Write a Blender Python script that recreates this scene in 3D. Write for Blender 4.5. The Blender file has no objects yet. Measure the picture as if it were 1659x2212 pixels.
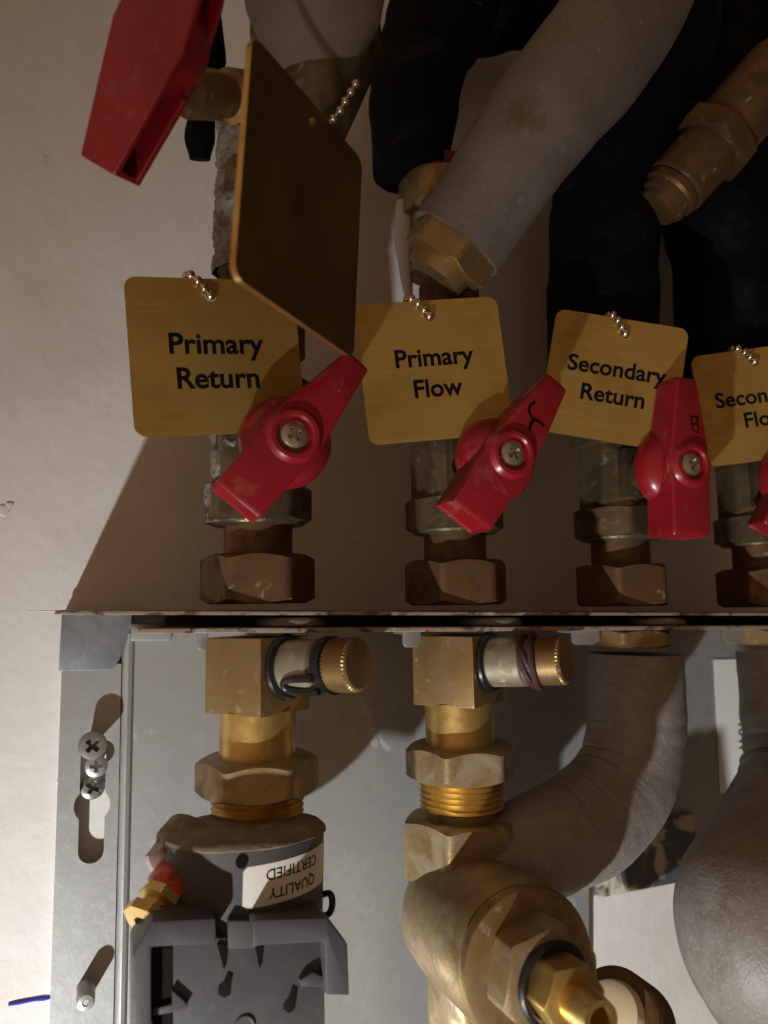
import bpy, bmesh, math, random
from mathutils import Vector, Matrix, noise
random.seed(7)
R = math.radians
S = bpy.context.scene
COL = S.collection

# ------------------------------------------------------------------ camera, world, light
D = 274.0            # camera stands this many mm out from the wall face (all lengths below are mm)
YAW, PITCH, ROLL, FPX = 20.0, 7.0, 0.3, 1661.0
cam_d = bpy.data.cameras.new('camera')
cam = bpy.data.objects.new('camera', cam_d)
COL.objects.link(cam)
S.camera = cam
CR = Matrix.Rotation(R(-YAW), 3, 'Z') @ Matrix.Rotation(R(90 + PITCH), 3, 'X') @ Matrix.Rotation(R(ROLL), 3, 'Z')
cam.matrix_world = Matrix.Translation((0, -D / 1000, 0)) @ CR.to_4x4()
cam_d.sensor_fit = 'VERTICAL'
cam_d.sensor_height = 36.0
cam_d.lens = FPX / 2212 * 36.0
cam_d.clip_start = 0.005
cam_d.clip_end = 20
cam_d.dof.use_dof = True
cam_d.dof.focus_distance = 0.232
cam_d.dof.aperture_fstop = 12.0

world = bpy.data.worlds.new('World')
S.world = world
world.use_nodes = True
wn = world.node_tree
bg = wn.nodes['Background']
# a dim cupboard: warm from the open side and from above, dark towards the floor
tc = wn.nodes.new('ShaderNodeTexCoord')
sep = wn.nodes.new('ShaderNodeSeparateXYZ')
wn.links.new(tc.outputs['Generated'], sep.inputs[0])
rmp = wn.nodes.new('ShaderNodeValToRGB')
e = rmp.color_ramp.elements
e[0].position = 0.0; e[0].color = (0.225, 0.135, 0.078, 1)
e[1].position = 1.0; e[1].color = (0.036, 0.025, 0.016, 1)
mr = wn.nodes.new('ShaderNodeMapRange')
mr.inputs[1].default_value = -0.9; mr.inputs[2].default_value = 0.7
wn.links.new(sep.outputs['X'], mr.inputs[0])
wn.links.new(mr.outputs[0], rmp.inputs[0])
wn.links.new(rmp.outputs[0], bg.inputs[0])
bg.inputs[1].default_value = 1.5

def vec(x, d, z):                       # d = mm out from the wall
    return Vector((x, -d, z))

lamp = bpy.data.lights.new('torch', 'SPOT')
lamp.energy = 12.8
lamp.color = (0.97, 0.985, 0.975)
lamp.shadow_soft_size = 0.007
lamp.spot_size = R(86)
lamp.spot_blend = 1.0
torch = bpy.data.objects.new('torch', lamp)
COL.objects.link(torch)
LP = vec(-160, 295, -390)
AIM = vec(50, 0, -218)
torch.location = LP / 1000
torch.rotation_euler = (AIM - LP).to_track_quat('-Z', 'Y').to_euler()

S.view_settings.view_transform = 'Standard'
S.view_settings.look = 'None'
S.view_settings.exposure = 0.0
S.view_settings.gamma = 1.0
S.view_settings.use_curve_mapping = False

def P(px, py, d):                       # where the sight line through a photo point meets the plane d mm out from the wall
    v = CR @ Vector(((px - 829.5) / FPX, -(py - 1106) / FPX, -1))
    t = (D - d) / v.y
    return Vector((v.x * t, -d, v.z * t))

# ------------------------------------------------------------------ materials
def mat(name, base, rough=0.5, metal=0.0, layers=(), bump=None, rvar=None, spots=(), coat=0.0, spec=0.5):
    """layers: (colour, scale, lo, hi, rough, metal[, stretch]) noise-masked patches laid over the base; bump: [(scale, strength, stretch)]"""
    m = bpy.data.materials.new(name)
    m.use_nodes = True
    nt = m.node_tree; N = nt.nodes; L = nt.links
    b = N['Principled BSDF']
    b.inputs['Specular IOR Level'].default_value = spec
    b.inputs['Coat Weight'].default_value = coat
    tcn = N.new('ShaderNodeTexCoord')
    oi = N.new('ShaderNodeObjectInfo')
    mul = N.new('ShaderNodeVectorMath'); mul.operation = 'SCALE'
    mul.inputs[0].default_value = (3.1, 7.3, 5.7)
    L.new(oi.outputs['Random'], mul.inputs['Scale'])
    add = N.new('ShaderNodeVectorMath'); add.operation = 'ADD'
    L.new(tcn.outputs['Object'], add.inputs[0]); L.new(mul.outputs[0], add.inputs[1])
    def nz(scale, stretch=(1, 1, 1), detail=4.0, dist=0.0):
        mp = N.new('ShaderNodeMapping'); mp.inputs['Scale'].default_value = stretch
        L.new(add.outputs[0], mp.inputs[0])
        t = N.new('ShaderNodeTexNoise')
        t.inputs['Scale'].default_value = scale
        t.inputs['Detail'].default_value = detail
        t.inputs['Roughness'].default_value = 0.6
        t.inputs['Distortion'].default_value = dist
        L.new(mp.outputs[0], t.inputs['Vector'])
        return t.outputs['Fac']
    def mr_(src, a, c, lo, hi):
        r = N.new('ShaderNodeMapRange')
        for i, v in zip((1, 2, 3, 4), (a, c, lo, hi)): r.inputs[i].default_value = v
        L.new(src, r.inputs[0]); return r.outputs[0]
    def mixc(f, a, c):
        x = N.new('ShaderNodeMix'); x.data_type = 'RGBA'
        L.new(f, x.inputs[0])
        if isinstance(a, tuple): x.inputs[6].default_value = (*a, 1)
        else: L.new(a, x.inputs[6])
        x.inputs[7].default_value = (*c, 1)
        return x.outputs[2]
    def mixf(f, a, c):
        x = N.new('ShaderNodeMix'); L.new(f, x.inputs[0])
        if isinstance(a, (int, float)): x.inputs[2].default_value = a
        else: L.new(a, x.inputs[2])
        if isinstance(c, (int, float)): x.inputs[3].default_value = c
        else: L.new(c, x.inputs[3])
        return x.outputs[0]
    col, ro, me = tuple(base), rough, metal
    if rvar:
        ro = mr_(nz(rvar[0], rvar[3] if len(rvar) > 3 else (1, 1, 1)), 0.3, 0.7, rvar[1], rvar[2])
    for ly in layers:
        c, sc, lo, hi, r2, m2 = ly[:6]
        st = ly[6] if len(ly) > 6 else (1, 1, 1)
        f = mr_(nz(sc, st, 5, 0.6), lo, hi, 0, 1)
        col = mixc(f, col, c); ro = mixf(f, ro, r2); me = mixf(f, me, m2)
    for (cc, rad, c, st) in spots:          # a stain with a place of its own on the thing
        mp = N.new('ShaderNodeVectorMath'); mp.operation = 'SUBTRACT'
        L.new(tcn.outputs['Object'], mp.inputs[0]); mp.inputs[1].default_value = cc
        m2 = N.new('ShaderNodeVectorMath'); m2.operation = 'MULTIPLY'
        L.new(mp.outputs[0], m2.inputs[0]); m2.inputs[1].default_value = st
        ln = N.new('ShaderNodeVectorMath'); ln.operation = 'LENGTH'; L.new(m2.outputs[0], ln.inputs[0])
        ad = N.new('ShaderNodeMath'); ad.operation = 'MULTIPLY_ADD'
        L.new(nz(230, (1, 1, 1), 4, .8), ad.inputs[0]); ad.inputs[1].default_value = rad * 1.6
        L.new(ln.outputs['Value'], ad.inputs[2])
        col = mixc(mr_(ad.outputs[0], rad * 1.45, rad * 1.95, 1, 0), col, c)
    def put(v, sock):
        if isinstance(v, tuple): b.inputs[sock].default_value = (*v, 1)
        elif isinstance(v, (int, float)): b.inputs[sock].default_value = v
        else: L.new(v, b.inputs[sock])
    put(col, 'Base Color'); put(ro, 'Roughness'); put(me, 'Metallic')
    if bump:
        prev = None
        for bp in bump:
            sc, stg = bp[0], bp[1]
            st = bp[2] if len(bp) > 2 else (1, 1, 1)
            bn = N.new('ShaderNodeBump')
            bn.inputs['Strength'].default_value = 1.0
            bn.inputs['Distance'].default_value = stg / 1000
            L.new(nz(sc, st, 3), bn.inputs['Height'])
            if prev: L.new(prev, bn.inputs['Normal'])
            prev = bn.outputs[0]
        L.new(prev, b.inputs['Normal'])
    return m

M = {}
M['paint'] = mat('wall_paint', (0.71, 0.68, 0.65), 0.6, 0, [((0.62, 0.58, 0.52), 22, .5, .8, .7, 0), ((0.45, 0.38, 0.31), 90, .72, .8, .8, 0)],
                 [(170, .17), (420, .10, (1, 1, .5)), (25, .9)])
M['galv'] = mat('galvanised_steel', (0.44, 0.445, 0.44), 0.38, 0.55, [((0.37, 0.38, 0.375), 60, .4, .66, .46, .5), ((0.38, 0.385, 0.385), 330, .5, .62, .5, .6), ((0.52, 0.52, 0.51), 1100, .58, .7, .32, .6), ((0.47, 0.40, 0.36), 18, .6, .75, .55, .3),
                ((0.5, 0.47, 0.42), 45, .66, .74, .7, .1)], [(700, .03), (30, .25)])
M['tab_steel'] = mat('dark_galvanised_tab', (0.26, 0.275, 0.30), 0.45, 0.55, [((0.2, 0.21, 0.23), 260, .45, .62, .5, .5)], [(700, .03)])
M['zinc'] = mat('bright_zinc', (0.55, 0.57, 0.6), 0.32, 0.85, [((0.35, 0.37, 0.4), 400, .5, .7, .45, .7)], [(300, .05)])
M['dark_steel'] = mat('shaded_steel', (0.09, 0.075, 0.06), 0.5, 0.6, [((0.22, 0.15, 0.10), 120, .5, .65, .7, .2)], [(400, .1)])  # dark base colour holds the shade between the flanges
M['edge'] = mat('worn_flange_steel', (0.42, 0.36, 0.29), 0.5, 0.5, [((0.12, 0.06, 0.04), 130, .5, .6, .8, .1, (1, 1, 2)), ((0.55, 0.52, 0.47), 100, .58, .66, .5, .5)], [(300, .15)])
M['brass'] = mat('clean_brass', (0.70, 0.49, 0.17), 0.28, 0.88, [((0.48, 0.30, 0.09), 120, .5, .75, .4, .85)], [(500, .02, (1, 1, .1))], rvar=(300, .30, .42))
M['brass_cast'] = mat('cast_brass', (0.38, 0.275, 0.125), 0.36, 0.75, [((0.24, 0.175, 0.10), 80, .42, .62, .6, .45), ((0.30, 0.245, 0.175), 55, .52, .68, .75, .15)], [(1100, .07), (150, .2)])
M['brass_dull'] = mat('dull_brass', (0.36, 0.24, 0.10), 0.42, 0.85, [((0.22, 0.15, 0.08), 140, .45, .7, .55, .6), ((0.34, 0.27, 0.19), 240, .62, .74, .7, .2)], [(300, .08)])
M['bronze'] = mat('tarnished_and_shaded_bronze', (0.17, 0.095, 0.04), 0.5, 0.65, [((0.09, 0.05, 0.028), 150, .45, .65, .65, .4), ((0.3, 0.24, 0.17), 200, .64, .74, .75, .1)], [(350, .12), (90, .2)])  # tarnish on the nuts; on the brass union, shade put into the colour
M['nickel'] = mat('worn_nickel', (0.40, 0.36, 0.27), 0.42, 0.7, [((0.28, 0.23, 0.15), 160, .45, .65, .55, .5, (1, 1, 1)), ((0.5, 0.47, 0.41), 260, .58, .7, .5, .3)], [(500, .06)])
M['valve'] = mat('plated_valve_body', (0.185, 0.145, 0.08), 0.36, 0.75, [((0.075, 0.055, 0.03), 100, .42, .6, .45, .5), ((0.33, 0.31, 0.25), 150, .63, .74, .6, .2)], [(250, .3), (900, .1)])
M['paste'] = mat('jointing_paste', (0.21, 0.20, 0.17), 0.45, 0.1, [((0.12, 0.11, 0.09), 250, .5, .65, .6, 0)], [(600, .3), (250, .4)])
M['copper'] = mat('copper_sleeve', (0.13, 0.028, 0.018), 0.5, 0.3, [((0.15, 0.05, 0.03), 200, .5, .7, .6, .3)])
M['red'] = mat('red_plastic', (0.32, 0.011, 0.02), 0.27, 0, [((0.23, 0.008, 0.014), 90, .45, .7, .45, 0), ((0.38, 0.10, 0.085), 75, .58, .78, .6, 0), ((0.42, 0.2, 0.16), 260, .68, .78, .8, 0)], [(120, .15), (600, .04)], spec=.5)
M['ink'] = mat('black_ink', (0.006, 0.0055, 0.005), 0.7, spec=.1)
M['blue_ink'] = mat('blue_pen', (0.03, 0.03, 0.42), 0.6)
M['tag_back'] = mat('tarnished_tag_back', (0.20, 0.135, 0.036), 0.36, 0.85, [((0.15, 0.095, 0.025), 40, .42, .7, .45, .9)])
M['tag'] = mat('brushed_tag_brass', (0.50, 0.32, 0.085), 0.38, 0.6, [((0.40, 0.235, 0.05), 45, .42, .7, .45, .6), ((0.58, 0.40, 0.13), 1300, .50, .80, .32, .7, (.02, 1, 1.2)), ((0.30, 0.18, 0.05), 35, .60, .80, .5, .6), ((0.36, 0.26, 0.09), 25, .55, .75, .45, .5),
               ((0.15, 0.09, 0.03), 60, .73, .8, .6, .5)], [(900, .02, (.03, 1, 1.6))], rvar=(700, .28, .44, (.03, 1, 1.5)))
M['bead'] = mat('nickel_beads', (0.62, 0.55, 0.45), 0.22, 1.0)
M['foam'] = mat('grey_foam', (0.165, 0.14, 0.115), 0.55, 0, [((0.12, 0.10, 0.085), 45, .4, .7, .6, 0), ((0.34, 0.31, 0.27), 420, .64, .78, .5, 0, (1, 1, 1))], [(1500, .14), (420, .2, (1, 1, 1.6)), (40, 1.0)], spec=.6)
M['foam_worn'] = mat('scuffed_grey_foam', (0.185, 0.16, 0.14), 0.5, 0, [((0.24, 0.22, 0.20), 60, .45, .65, .5, 0), ((0.13, 0.105, 0.085), 35, .52, .7, .6, 0), ((0.30, 0.28, 0.255), 900, .54, .74, .42, 0, (1.4, 1, .8)), ((0.42, 0.39, 0.33), 140, .69, .77, .6, 0)], [(1300, .16, (1.4, 1, .7)), (350, .12), (110, .25)], spec=.7)
M['foam_pale'] = mat('pale_foam', (0.21, 0.175, 0.145), 0.7, 0, [((0.19, 0.155, 0.125), 60, .45, .7, .7, 0)], [(800, .15)])
M['black'] = mat('black_foam', (0.003, 0.003, 0.0034), 0.75, 0, [((0.013, 0.0135, 0.015), 50, .55, .75, .6, 0), ((0.09, 0.09, 0.1), 240, .70, .78, .6, 0)], [(300, .5)], spec=.08)
M['rubber'] = mat('black_rubber', (0.012, 0.011, 0.012), 0.3, 0, [], [(500, .05)])
M['cord'] = mat('dark_red_cord', (0.07, 0.025, 0.025), 0.5, 0, [], [(800, .25)])
M['plastic'] = mat('grey_plastic', (0.066, 0.063, 0.07), 0.5, 0, [((0.052, 0.05, 0.054), 70, .45, .7, .6, 0), ((0.10, 0.095, 0.09), 200, .62, .8, .75, 0), ((0.085, 0.076, 0.066), 30, .5, .75, .8, 0)], [(900, .04)])
M['dust'] = mat('dusty_body', (0.19, 0.145, 0.095), 0.8, 0.1, [((0.30, 0.24, 0.17), 180, .5, .7, .9, 0), ((0.10, 0.07, 0.045), 70, .55, .7, .7, .2)], [(500, .3)])
M['hole'] = mat('recess_shade', (0.016, 0.010, 0.008), 0.9, spec=.1)  # near-black colour painted as the shade inside recesses
M['paper'] = mat('sticker_paper', (0.74, 0.70, 0.64), 0.5)
M['label'] = mat('white_label', (0.78, 0.78, 0.76), 0.55)
M['white'] = mat('white_strip', (0.72, 0.74, 0.77), 0.4)
M['orange'] = mat('orange_plastic', (0.62, 0.07, 0.012), 0.25, 0, [((0.3, 0.035, 0.01), 200, .5, .7, .4, 0)], coat=.3)
M['amber'] = mat('dusty_clear_cap', (0.27, 0.13, 0.10), 0.4, 0, [((0.4, 0.3, 0.25), 200, .5, .7, .5, 0)])
M['cream'] = mat('cream_plastic', (0.70, 0.58, 0.36), 0.4)
M['plaster'] = mat('plaster_smears', (0.13, 0.145, 0.165), 0.5, .5, [((0.52, 0.47, 0.36), 75, .46, .54, .9, 0)], [(200, .4)])
M['screw'] = mat('zinc_screw', (0.20, 0.195, 0.185), 0.35, 0.8, [((0.34, 0.33, 0.31), 500, .5, .7, .5, .6)])
M['screw_brassy'] = mat('yellow_zinc_screw', (0.50, 0.41, 0.27), 0.33, 0.85, [((0.22, 0.17, 0.1), 500, .5, .7, .5, .6)])
M['screw_dull'] = mat('dull_steel_screw', (0.17, 0.15, 0.13), 0.6, 0.3)

# ------------------------------------------------------------------ mesh helpers
def A(o, w=(0, 0, 1), u=None):          # frame with its third axis along w
    w = Vector(w).normalized()
    if u is None: u = Vector((1, 0, 0)) if abs(w.x) < 0.9 else Vector((0, 0, 1))
    u = Vector(u); u = (u - w * u.dot(w)).normalized()
    v = w.cross(u)
    m = Matrix((u, v, w)).transposed().to_4x4()
    m.translation = Vector(o)
    return m
OUT = (0, -1, 0)

class MB:
    def __init__(s): s.bm = bmesh.new()
    def loft(s, rings, cap0=True, cap1=True, closed=True, Mx=None):
        bm = s.bm; vs = []
        for r in rings:
            vs.append([bm.verts.new((Mx @ Vector(p)) if Mx else Vector(p)) for p in r])
        n = len(rings[0])
        for a, b in zip(vs, vs[1:]):
            for i in range(n if closed else n - 1):
                j = (i + 1) % n
                try: bm.faces.new((a[i], a[j], b[j], b[i]))
                except ValueError: pass
        if cap0: bm.faces.new(vs[0][::-1])
        if cap1: bm.faces.new(vs[-1])
        return s
    def rev(s, prof, Mx=None, seg=56, cap0=True, cap1=True, wob=None):
        rings = []
        for (r, z) in prof:
            ring = []
            for k in range(seg):
                a = 2 * math.pi * k / seg
                rr = max(r, .01) + (wob(a, z) if wob else 0)
                ring.append((rr * math.cos(a), rr * math.sin(a), z))
            rings.append(ring)
        return s.loft(rings, cap0, cap1, True, Mx)
    def radial(s, rings, Mx=None, n=96, cap0=True, cap1=True):   # rings: list of functions angle -> (r, z)
        out = []
        for f in rings:
            ring = []
            for k in range(n):
                a = 2 * math.pi * (k + .5) / n
                r, z = f(a); ring.append((r * math.cos(a), r * math.sin(a), z))
            out.append(ring)
        return s.loft(out, cap0, cap1, True, Mx)
    def hexp(s, af, z0, z1, Mx=None, ch=.6, sides=6, both=True, rot=0.0, bore=0):
        h = af / 2
        st = 2 * math.pi / sides
        def hr(a):
            t = ((a + rot) % st) - st / 2
            return min(h / math.cos(t), h * 1.13)
        top = lambda a: (hr(a), z1 - max(0, hr(a) - h * .98) * ch - .15)
        bot = lambda a: (hr(a), z0 + (max(0, hr(a) - h * .98) * ch if both else 0) + .15)
        rin = h * .95
        if bore:
            return s.radial([lambda a: (bore, z0), lambda a: (rin, z0), bot, top, lambda a: (rin, z1), lambda a: (bore, z1), lambda a: (bore, z0 + .5)], Mx, 96, False, False)
        return s.radial([lambda a: (rin, z0), bot, top, lambda a: (rin, z1)], Mx)
    def box(s, c, size, Mx=None, bev=.4, seg=2):
        T = Matrix.Translation(Vector(c)) @ Matrix.Diagonal((*size, 1))
        if Mx: T = Mx @ T
        b2 = bmesh.new()
        bmesh.ops.create_cube(b2, size=1, matrix=T)
        if bev: bmesh.ops.bevel(b2, geom=b2.edges[:], offset=bev, segments=seg, affect='EDGES', profile=.6)
        s.join(b2); return s
    def prism(s, poly, z0, z1, Mx=None, bev=.3, seg=2, top_scale=None):
        b2 = bmesh.new()
        a = [b2.verts.new((x, y, z0)) for x, y in poly]
        if top_scale:
            b = [b2.verts.new((x * top_scale[0], y * top_scale[1], z1)) for x, y in poly]
        else: b = [b2.verts.new((x, y, z1)) for x, y in poly]
        n = len(poly)
        for i in range(n):
            b2.faces.new((a[i], a[(i + 1) % n], b[(i + 1) % n], b[i]))
        b2.faces.new(a[::-1]); b2.faces.new(b)
        bmesh.ops.recalc_face_normals(b2, faces=b2.faces)
        if bev: bmesh.ops.bevel(b2, geom=b2.edges[:], offset=bev, segments=seg, affect='EDGES', profile=.6)
        if Mx: bmesh.ops.transform(b2, matrix=Mx, verts=b2.verts)
        s.join(b2); return s
    def join(s, b2):
        mp = {}
        for v in b2.verts: mp[v] = s.bm.verts.new(v.co)
        for f in b2.faces:
            try: s.bm.faces.new([mp[v] for v in f.verts])
            except ValueError: pass
        b2.free()
    def tube(s, pts, rad, seg=20, sub=6, caps=True, wob=None, up=None):
        pts = [Vector(p) for p in pts]
        if not isinstance(rad, (list, tuple)): rad = [rad] * len(pts)
        P2, R2 = [], []
        n = len(pts)
        for i in range(n - 1):
            p0, p1, p2, p3 = pts[max(i - 1, 0)], pts[i], pts[i + 1], pts[min(i + 2, n - 1)]
            for k in range(sub):
                t = k / sub
                q = .5 * ((2 * p1) + (p2 - p0) * t + (2 * p0 - 5 * p1 + 4 * p2 - p3) * t * t + (3 * p1 - p0 - 3 * p2 + p3) * t ** 3)
                P2.append(q); R2.append(rad[i] + (rad[i + 1] - rad[i]) * (t * t * (3 - 2 * t)))
        P2.append(pts[-1]); R2.append(rad[-1])
        T = [(P2[min(i + 1, len(P2) - 1)] - P2[max(i - 1, 0)]).normalized() for i in range(len(P2))]
        u = Vector(up) if up else (Vector((1, 0, 0)) if abs(T[0].x) < .9 else Vector((0, 0, 1)))
        rings = []
        for i, (p, r, t) in enumerate(zip(P2, R2, T)):
            u = (u - t * u.dot(t)).normalized(); v = t.cross(u)
            ring = []
            for k in range(seg):
                a = 2 * math.pi * k / seg
                rr = r + (wob(a, i / (len(P2) - 1), p) if wob else 0)
                ring.append(p + u * (rr * math.cos(a)) + v * (rr * math.sin(a)))
            rings.append(ring)
        return s.loft(rings, caps, caps)
    def ball(s, c, r, seg=14):
        b2 = bmesh.new()
        bmesh.ops.create_uvsphere(b2, u_segments=seg, v_segments=seg // 2 + 1, radius=r, matrix=Matrix.Translation(Vector(c)))
        s.join(b2); return s
    def torus(s, Mx, Rr, r, seg=48, rs=10, arc=(0, 360)):
        full = arc[1] - arc[0] >= 360
        n = seg if full else seg + 1
        rings = []
        for k in range(n):
            a = R(arc[0] + (arc[1] - arc[0]) * k / seg)
            rings.append([Mx @ Vector(((Rr + r * math.cos(b)) * math.cos(a), (Rr + r * math.cos(b)) * math.sin(a), r * math.sin(b)))
                          for b in [2 * math.pi * j / rs for j in range(rs)]])
        if full: rings.append(rings[0])
        return s.loft(rings, not full, not full)
    def build(s, name, m, parent=None, loc=(0, 0, 0), ang=32, weld=True):
        if weld: bmesh.ops.remove_doubles(s.bm, verts=s.bm.verts, dist=.002)
        bmesh.ops.recalc_face_normals(s.bm, faces=s.bm.faces)
        me = bpy.data.meshes.new(name)
        bmesh.ops.scale(s.bm, vec=(.001, .001, .001), verts=s.bm.verts)
        s.bm.to_mesh(me); s.bm.free()
        for p in me.polygons: p.use_smooth = True
        me.set_sharp_from_angle(angle=R(ang))
        me.materials.append(M[m])
        o = bpy.data.objects.new(name, me)
        COL.objects.link(o)
        o.location = Vector(loc) / 1000
        if parent: o.parent = parent
        return o

def tag(o, label, cat, group=None, kind=None):
    if label: o['label'] = label
    if cat: o['category'] = cat
    if group: o['group'] = group
    if kind: o['kind'] = kind
    return o
def thing(name, label, cat, loc=(0, 0, 0), group=None):
    o = bpy.data.objects.new(name, None)
    o.empty_display_size = .01
    COL.objects.link(o); o.location = Vector(loc) / 1000
    return tag(o, label, cat, group)
def copy_tree(o, parent=None):
    c = o.copy(); COL.objects.link(c)
    if parent: c.parent = parent
    for ch in list(o.children): copy_tree(ch, c)
    return c
def child(o, name):
    for c in o.children:
        if c.name.split('.')[0] == name: return c

def text_bm(body, size, bold=.0, align='CENTER', extrude=.0):
    cu = bpy.data.curves.new('text', 'FONT')
    cu.body = body; cu.size = size; cu.align_x = align; cu.offset = bold; cu.resolution_u = 4
    o = bpy.data.objects.new('text', cu); COL.objects.link(o)
    bpy.context.view_layer.update()
    me = bpy.data.meshes.new_from_object(o)
    b = bmesh.new(); b.from_mesh(me)
    bpy.data.objects.remove(o); bpy.data.meshes.remove(me); bpy.data.curves.remove(cu)
    return b

def cross_r(arm, w):                    # radius of a plus-shaped recess
    def f(a):
        a = a % (math.pi / 2)
        if a > math.pi / 4: a = math.pi / 2 - a
        t = math.tan(a)
        if t <= w / arm: return arm / math.cos(a)
        return w / math.sin(a)
    return f
def screw_head(mb, Mx, r, h, dome, arm, w, depth, rot=0.0, csk=0.0):
    cf = cross_r(arm, w)
    c = lambda a: cf(a + rot)
    rs = []
    if csk: rs.append(lambda a: (r * .45, -csk))
    rs += [lambda a: (r, 0), lambda a: (r, h * .5), lambda a: (r * .93, h * .8 if dome else h), lambda a: (max(r * .72, c(a) * 1.02), h + dome * .6),
           lambda a: (c(a), h + dome), lambda a: (c(a) * .7, h + dome - depth)]
    return mb.radial(rs, Mx, 96)

# ------------------------------------------------------------------ the setting: painted wall
mb = MB()
nx, nz_ = 2, 2
mb.loft([[(-700, 0, -700), (900, 0, -700), (900, 0, 700), (-700, 0, 700)], [(-700, 30, -700), (900, 30, -700), (900, 30, 700), (-700, 30, 700)]])
wall = mb.build('wall', 'paint')
tag(wall, 'off-white painted wall behind the pipework', 'wall', kind='structure')
mb = MB()
pen = [P(18, 2170, .2), P(40, 2166, .2), P(70, 2160, .2), P(95, 2157, .2), P(112, 2155, .2)]
mb.tube(pen, [.45, .6, .55, .65, .3], 8, 5)
mb.build('pen_mark', 'blue_ink', wall)
mb = MB()                               # small chips and drips in the paint along the bracket's left edge
for (px, py, r) in ((8, 1102, 2), (130, 1690, 1.0), (128, 2010, .7), (20, 1092, 1.2)):
    c = P(px, py, .0)
    mb.rev([(r, 0), (r * .8, .5), (r * .3, .6)], A(c, OUT), 14, wob=lambda a, z: .2 * math.sin(3 * a))
c0, c1 = P(58, 1319, 0), P(140, 1321, 0)
mb.tube([c0, (c0 + c1) / 2, c1], [.08, .14, .2], 8, 5)
mb.build('paint_drip', 'paint', wall)

# ------------------------------------------------------------------ mounting bracket
XS = [43.7, 108.7, 173.7, 238.7]        # the four risers
DP = 45                                 # riser axes out from the wall
DF = 62                                 # front edge of the flanges
br = thing('mounting_bracket', 'galvanised steel mounting bracket with slotted side strip and double flange, fixed on the wall', 'bracket', vec(-11, 0, 0))
BO = Vector((11, 0, 0))
def bl(v): return Vector(v) + BO
# side strip with the keyhole slot (bottom plate of the strip is a prism with a slot cut between two pieces)
xl, xr = -11.0, 7.0
zt = -7.0; zb = -190
d0, d1 = 4.2, 5.4
slot_top, slot_bot, slot_c, slot_hw = -43.5, -80.5, -.8, 3.8
kz = -63.0; kr = 5.4
def strip_outline_hole():
    pts = []
    for k in range(13):                 # bottom half circle
        a = math.pi + math.pi * k / 12
        pts.append((slot_c + slot_hw * math.cos(a), slot_bot + slot_hw + slot_hw * math.sin(a)))
    a0 = math.acos(slot_hw / kr)
    for k in range(13):                 # right side of the round
        a = -a0 + 2 * a0 * k / 12
        pts.append((slot_c + kr * math.cos(a), kz + kr * math.sin(a)))
    for k in range(13):
        a = math.pi * k / 12
        pts.append((slot_c + slot_hw * math.cos(a), slot_top - slot_hw + slot_hw * math.sin(a)))
    for k in range(13):
        a = math.pi - a0 + 2 * a0 * k / 12
        pts.append((slot_c + kr * math.cos(a), kz + kr * math.sin(a)))
    return pts
def plate_with_hole(outer, hole, y0, y1):
    b = bmesh.new()
    def ring(pts, y): return [b.verts.new((p[0], y, p[1])) for p in pts]
    faces = []
    for y in (y0, y1):
        vo, vh = ring(outer, y), ring(hole, y)
        es = [b.edges.new((vo[i], vo[(i + 1) % len(vo)])) for i in range(len(vo))] + [b.edges.new((vh[i], vh[(i + 1) % len(vh)])) for i in range(len(vh))]
        bmesh.ops.triangle_fill(b, use_beauty=True, use_dissolve=False, edges=es)
        faces.append((vo, vh))
    for k in (0, 1):
        a, c = faces[0][k], faces[1][k]
        n = len(a)
        for i in range(n): b.faces.new((a[i], a[(i + 1) % n], c[(i + 1) % n], c[i]))
    return b
b2 = plate_with_hole([(xl - .4, zb), (xr, zb), (xr, zt - 12), (xl, zt - 12)], strip_outline_hole(), -d0, -d1)
bmesh.ops.translate(b2, vec=BO, verts=b2.verts)
mb = MB(); mb.join(b2)
mb.loft([[(-.35, -3.45, zb), (.6, -3.45, zb), (.6, 0, zb), (-.35, 0, zb)], [(0, -3.45, zt - 12), (.9, -3.45, zt - 12), (.9, 0, zt - 12), (0, 0, zt - 12)]])
for v in mb.bm.verts: v.co.x -= (v.co.z + 19) * .022
mb.build('side_strip', 'galv', br)
mb = MB()                               # folded ridge between the strip and the panel
prof = [(xr - .2, 3.4), (xr, 4.8), (xr + .7, 5.7), (xr + 1.9, 6.2), (xr + 3.0, 5.9), (xr + 3.6, 5.2), (xr + 3.8, 3.6)]
mb.loft([[(x + 11, -d, zb) for x, d in prof], [(x + 11, -d, -9.2) for x, d in prof]], True, True)
for v in mb.bm.verts: v.co.x -= (v.co.z + 9) * .022
mb.build('folded_ridge', 'galv', br)
# big back panel with the cut-out low on the right
hole = [(a.x, a.z) for a in (P(1272, 1906, 4.8), P(1800, 1868, 4.8), P(1800, 2700, 4.8), P(1272, 2700, 4.8))]
b2 = plate_with_hole([(xr + 3.5 + 10.8, -500), (460, -500), (460, -7.5), (xr + 3.5, -7.5)], hole[::-1], -3.6, -4.8)
bmesh.ops.translate(b2, vec=BO, verts=b2.verts)
mb = MB(); mb.join(b2)
mb.build('back_panel', 'galv', br)
mb = MB()                               # upper flange: bracket angle with a tab over the strip
mb.box((171, -DF / 2, -2.0), (342, DF, 1.0), None, .15, 1)
o = mb.build('upper_flange', 'edge', br)
mb = MB()
mb.prism([(-.8, -2.6), (20.5, -2.6), (20.5, -7.4), (17.3, -17.6), (15.8, -20.2), (14.8, -20.9), (-.8, -20.9)], 5.0, 6.2, A((0, 0, 0), OUT, (1, 0, 0)), .25)
mb.build('corner_tab', 'tab_steel', br)
mb = MB()                               # lower flange
mb.box((11 + 9.2 + 161, -DF / 2 - .6, -6.7), (322, DF - 2, 1.3), None, .2, 1)
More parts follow.
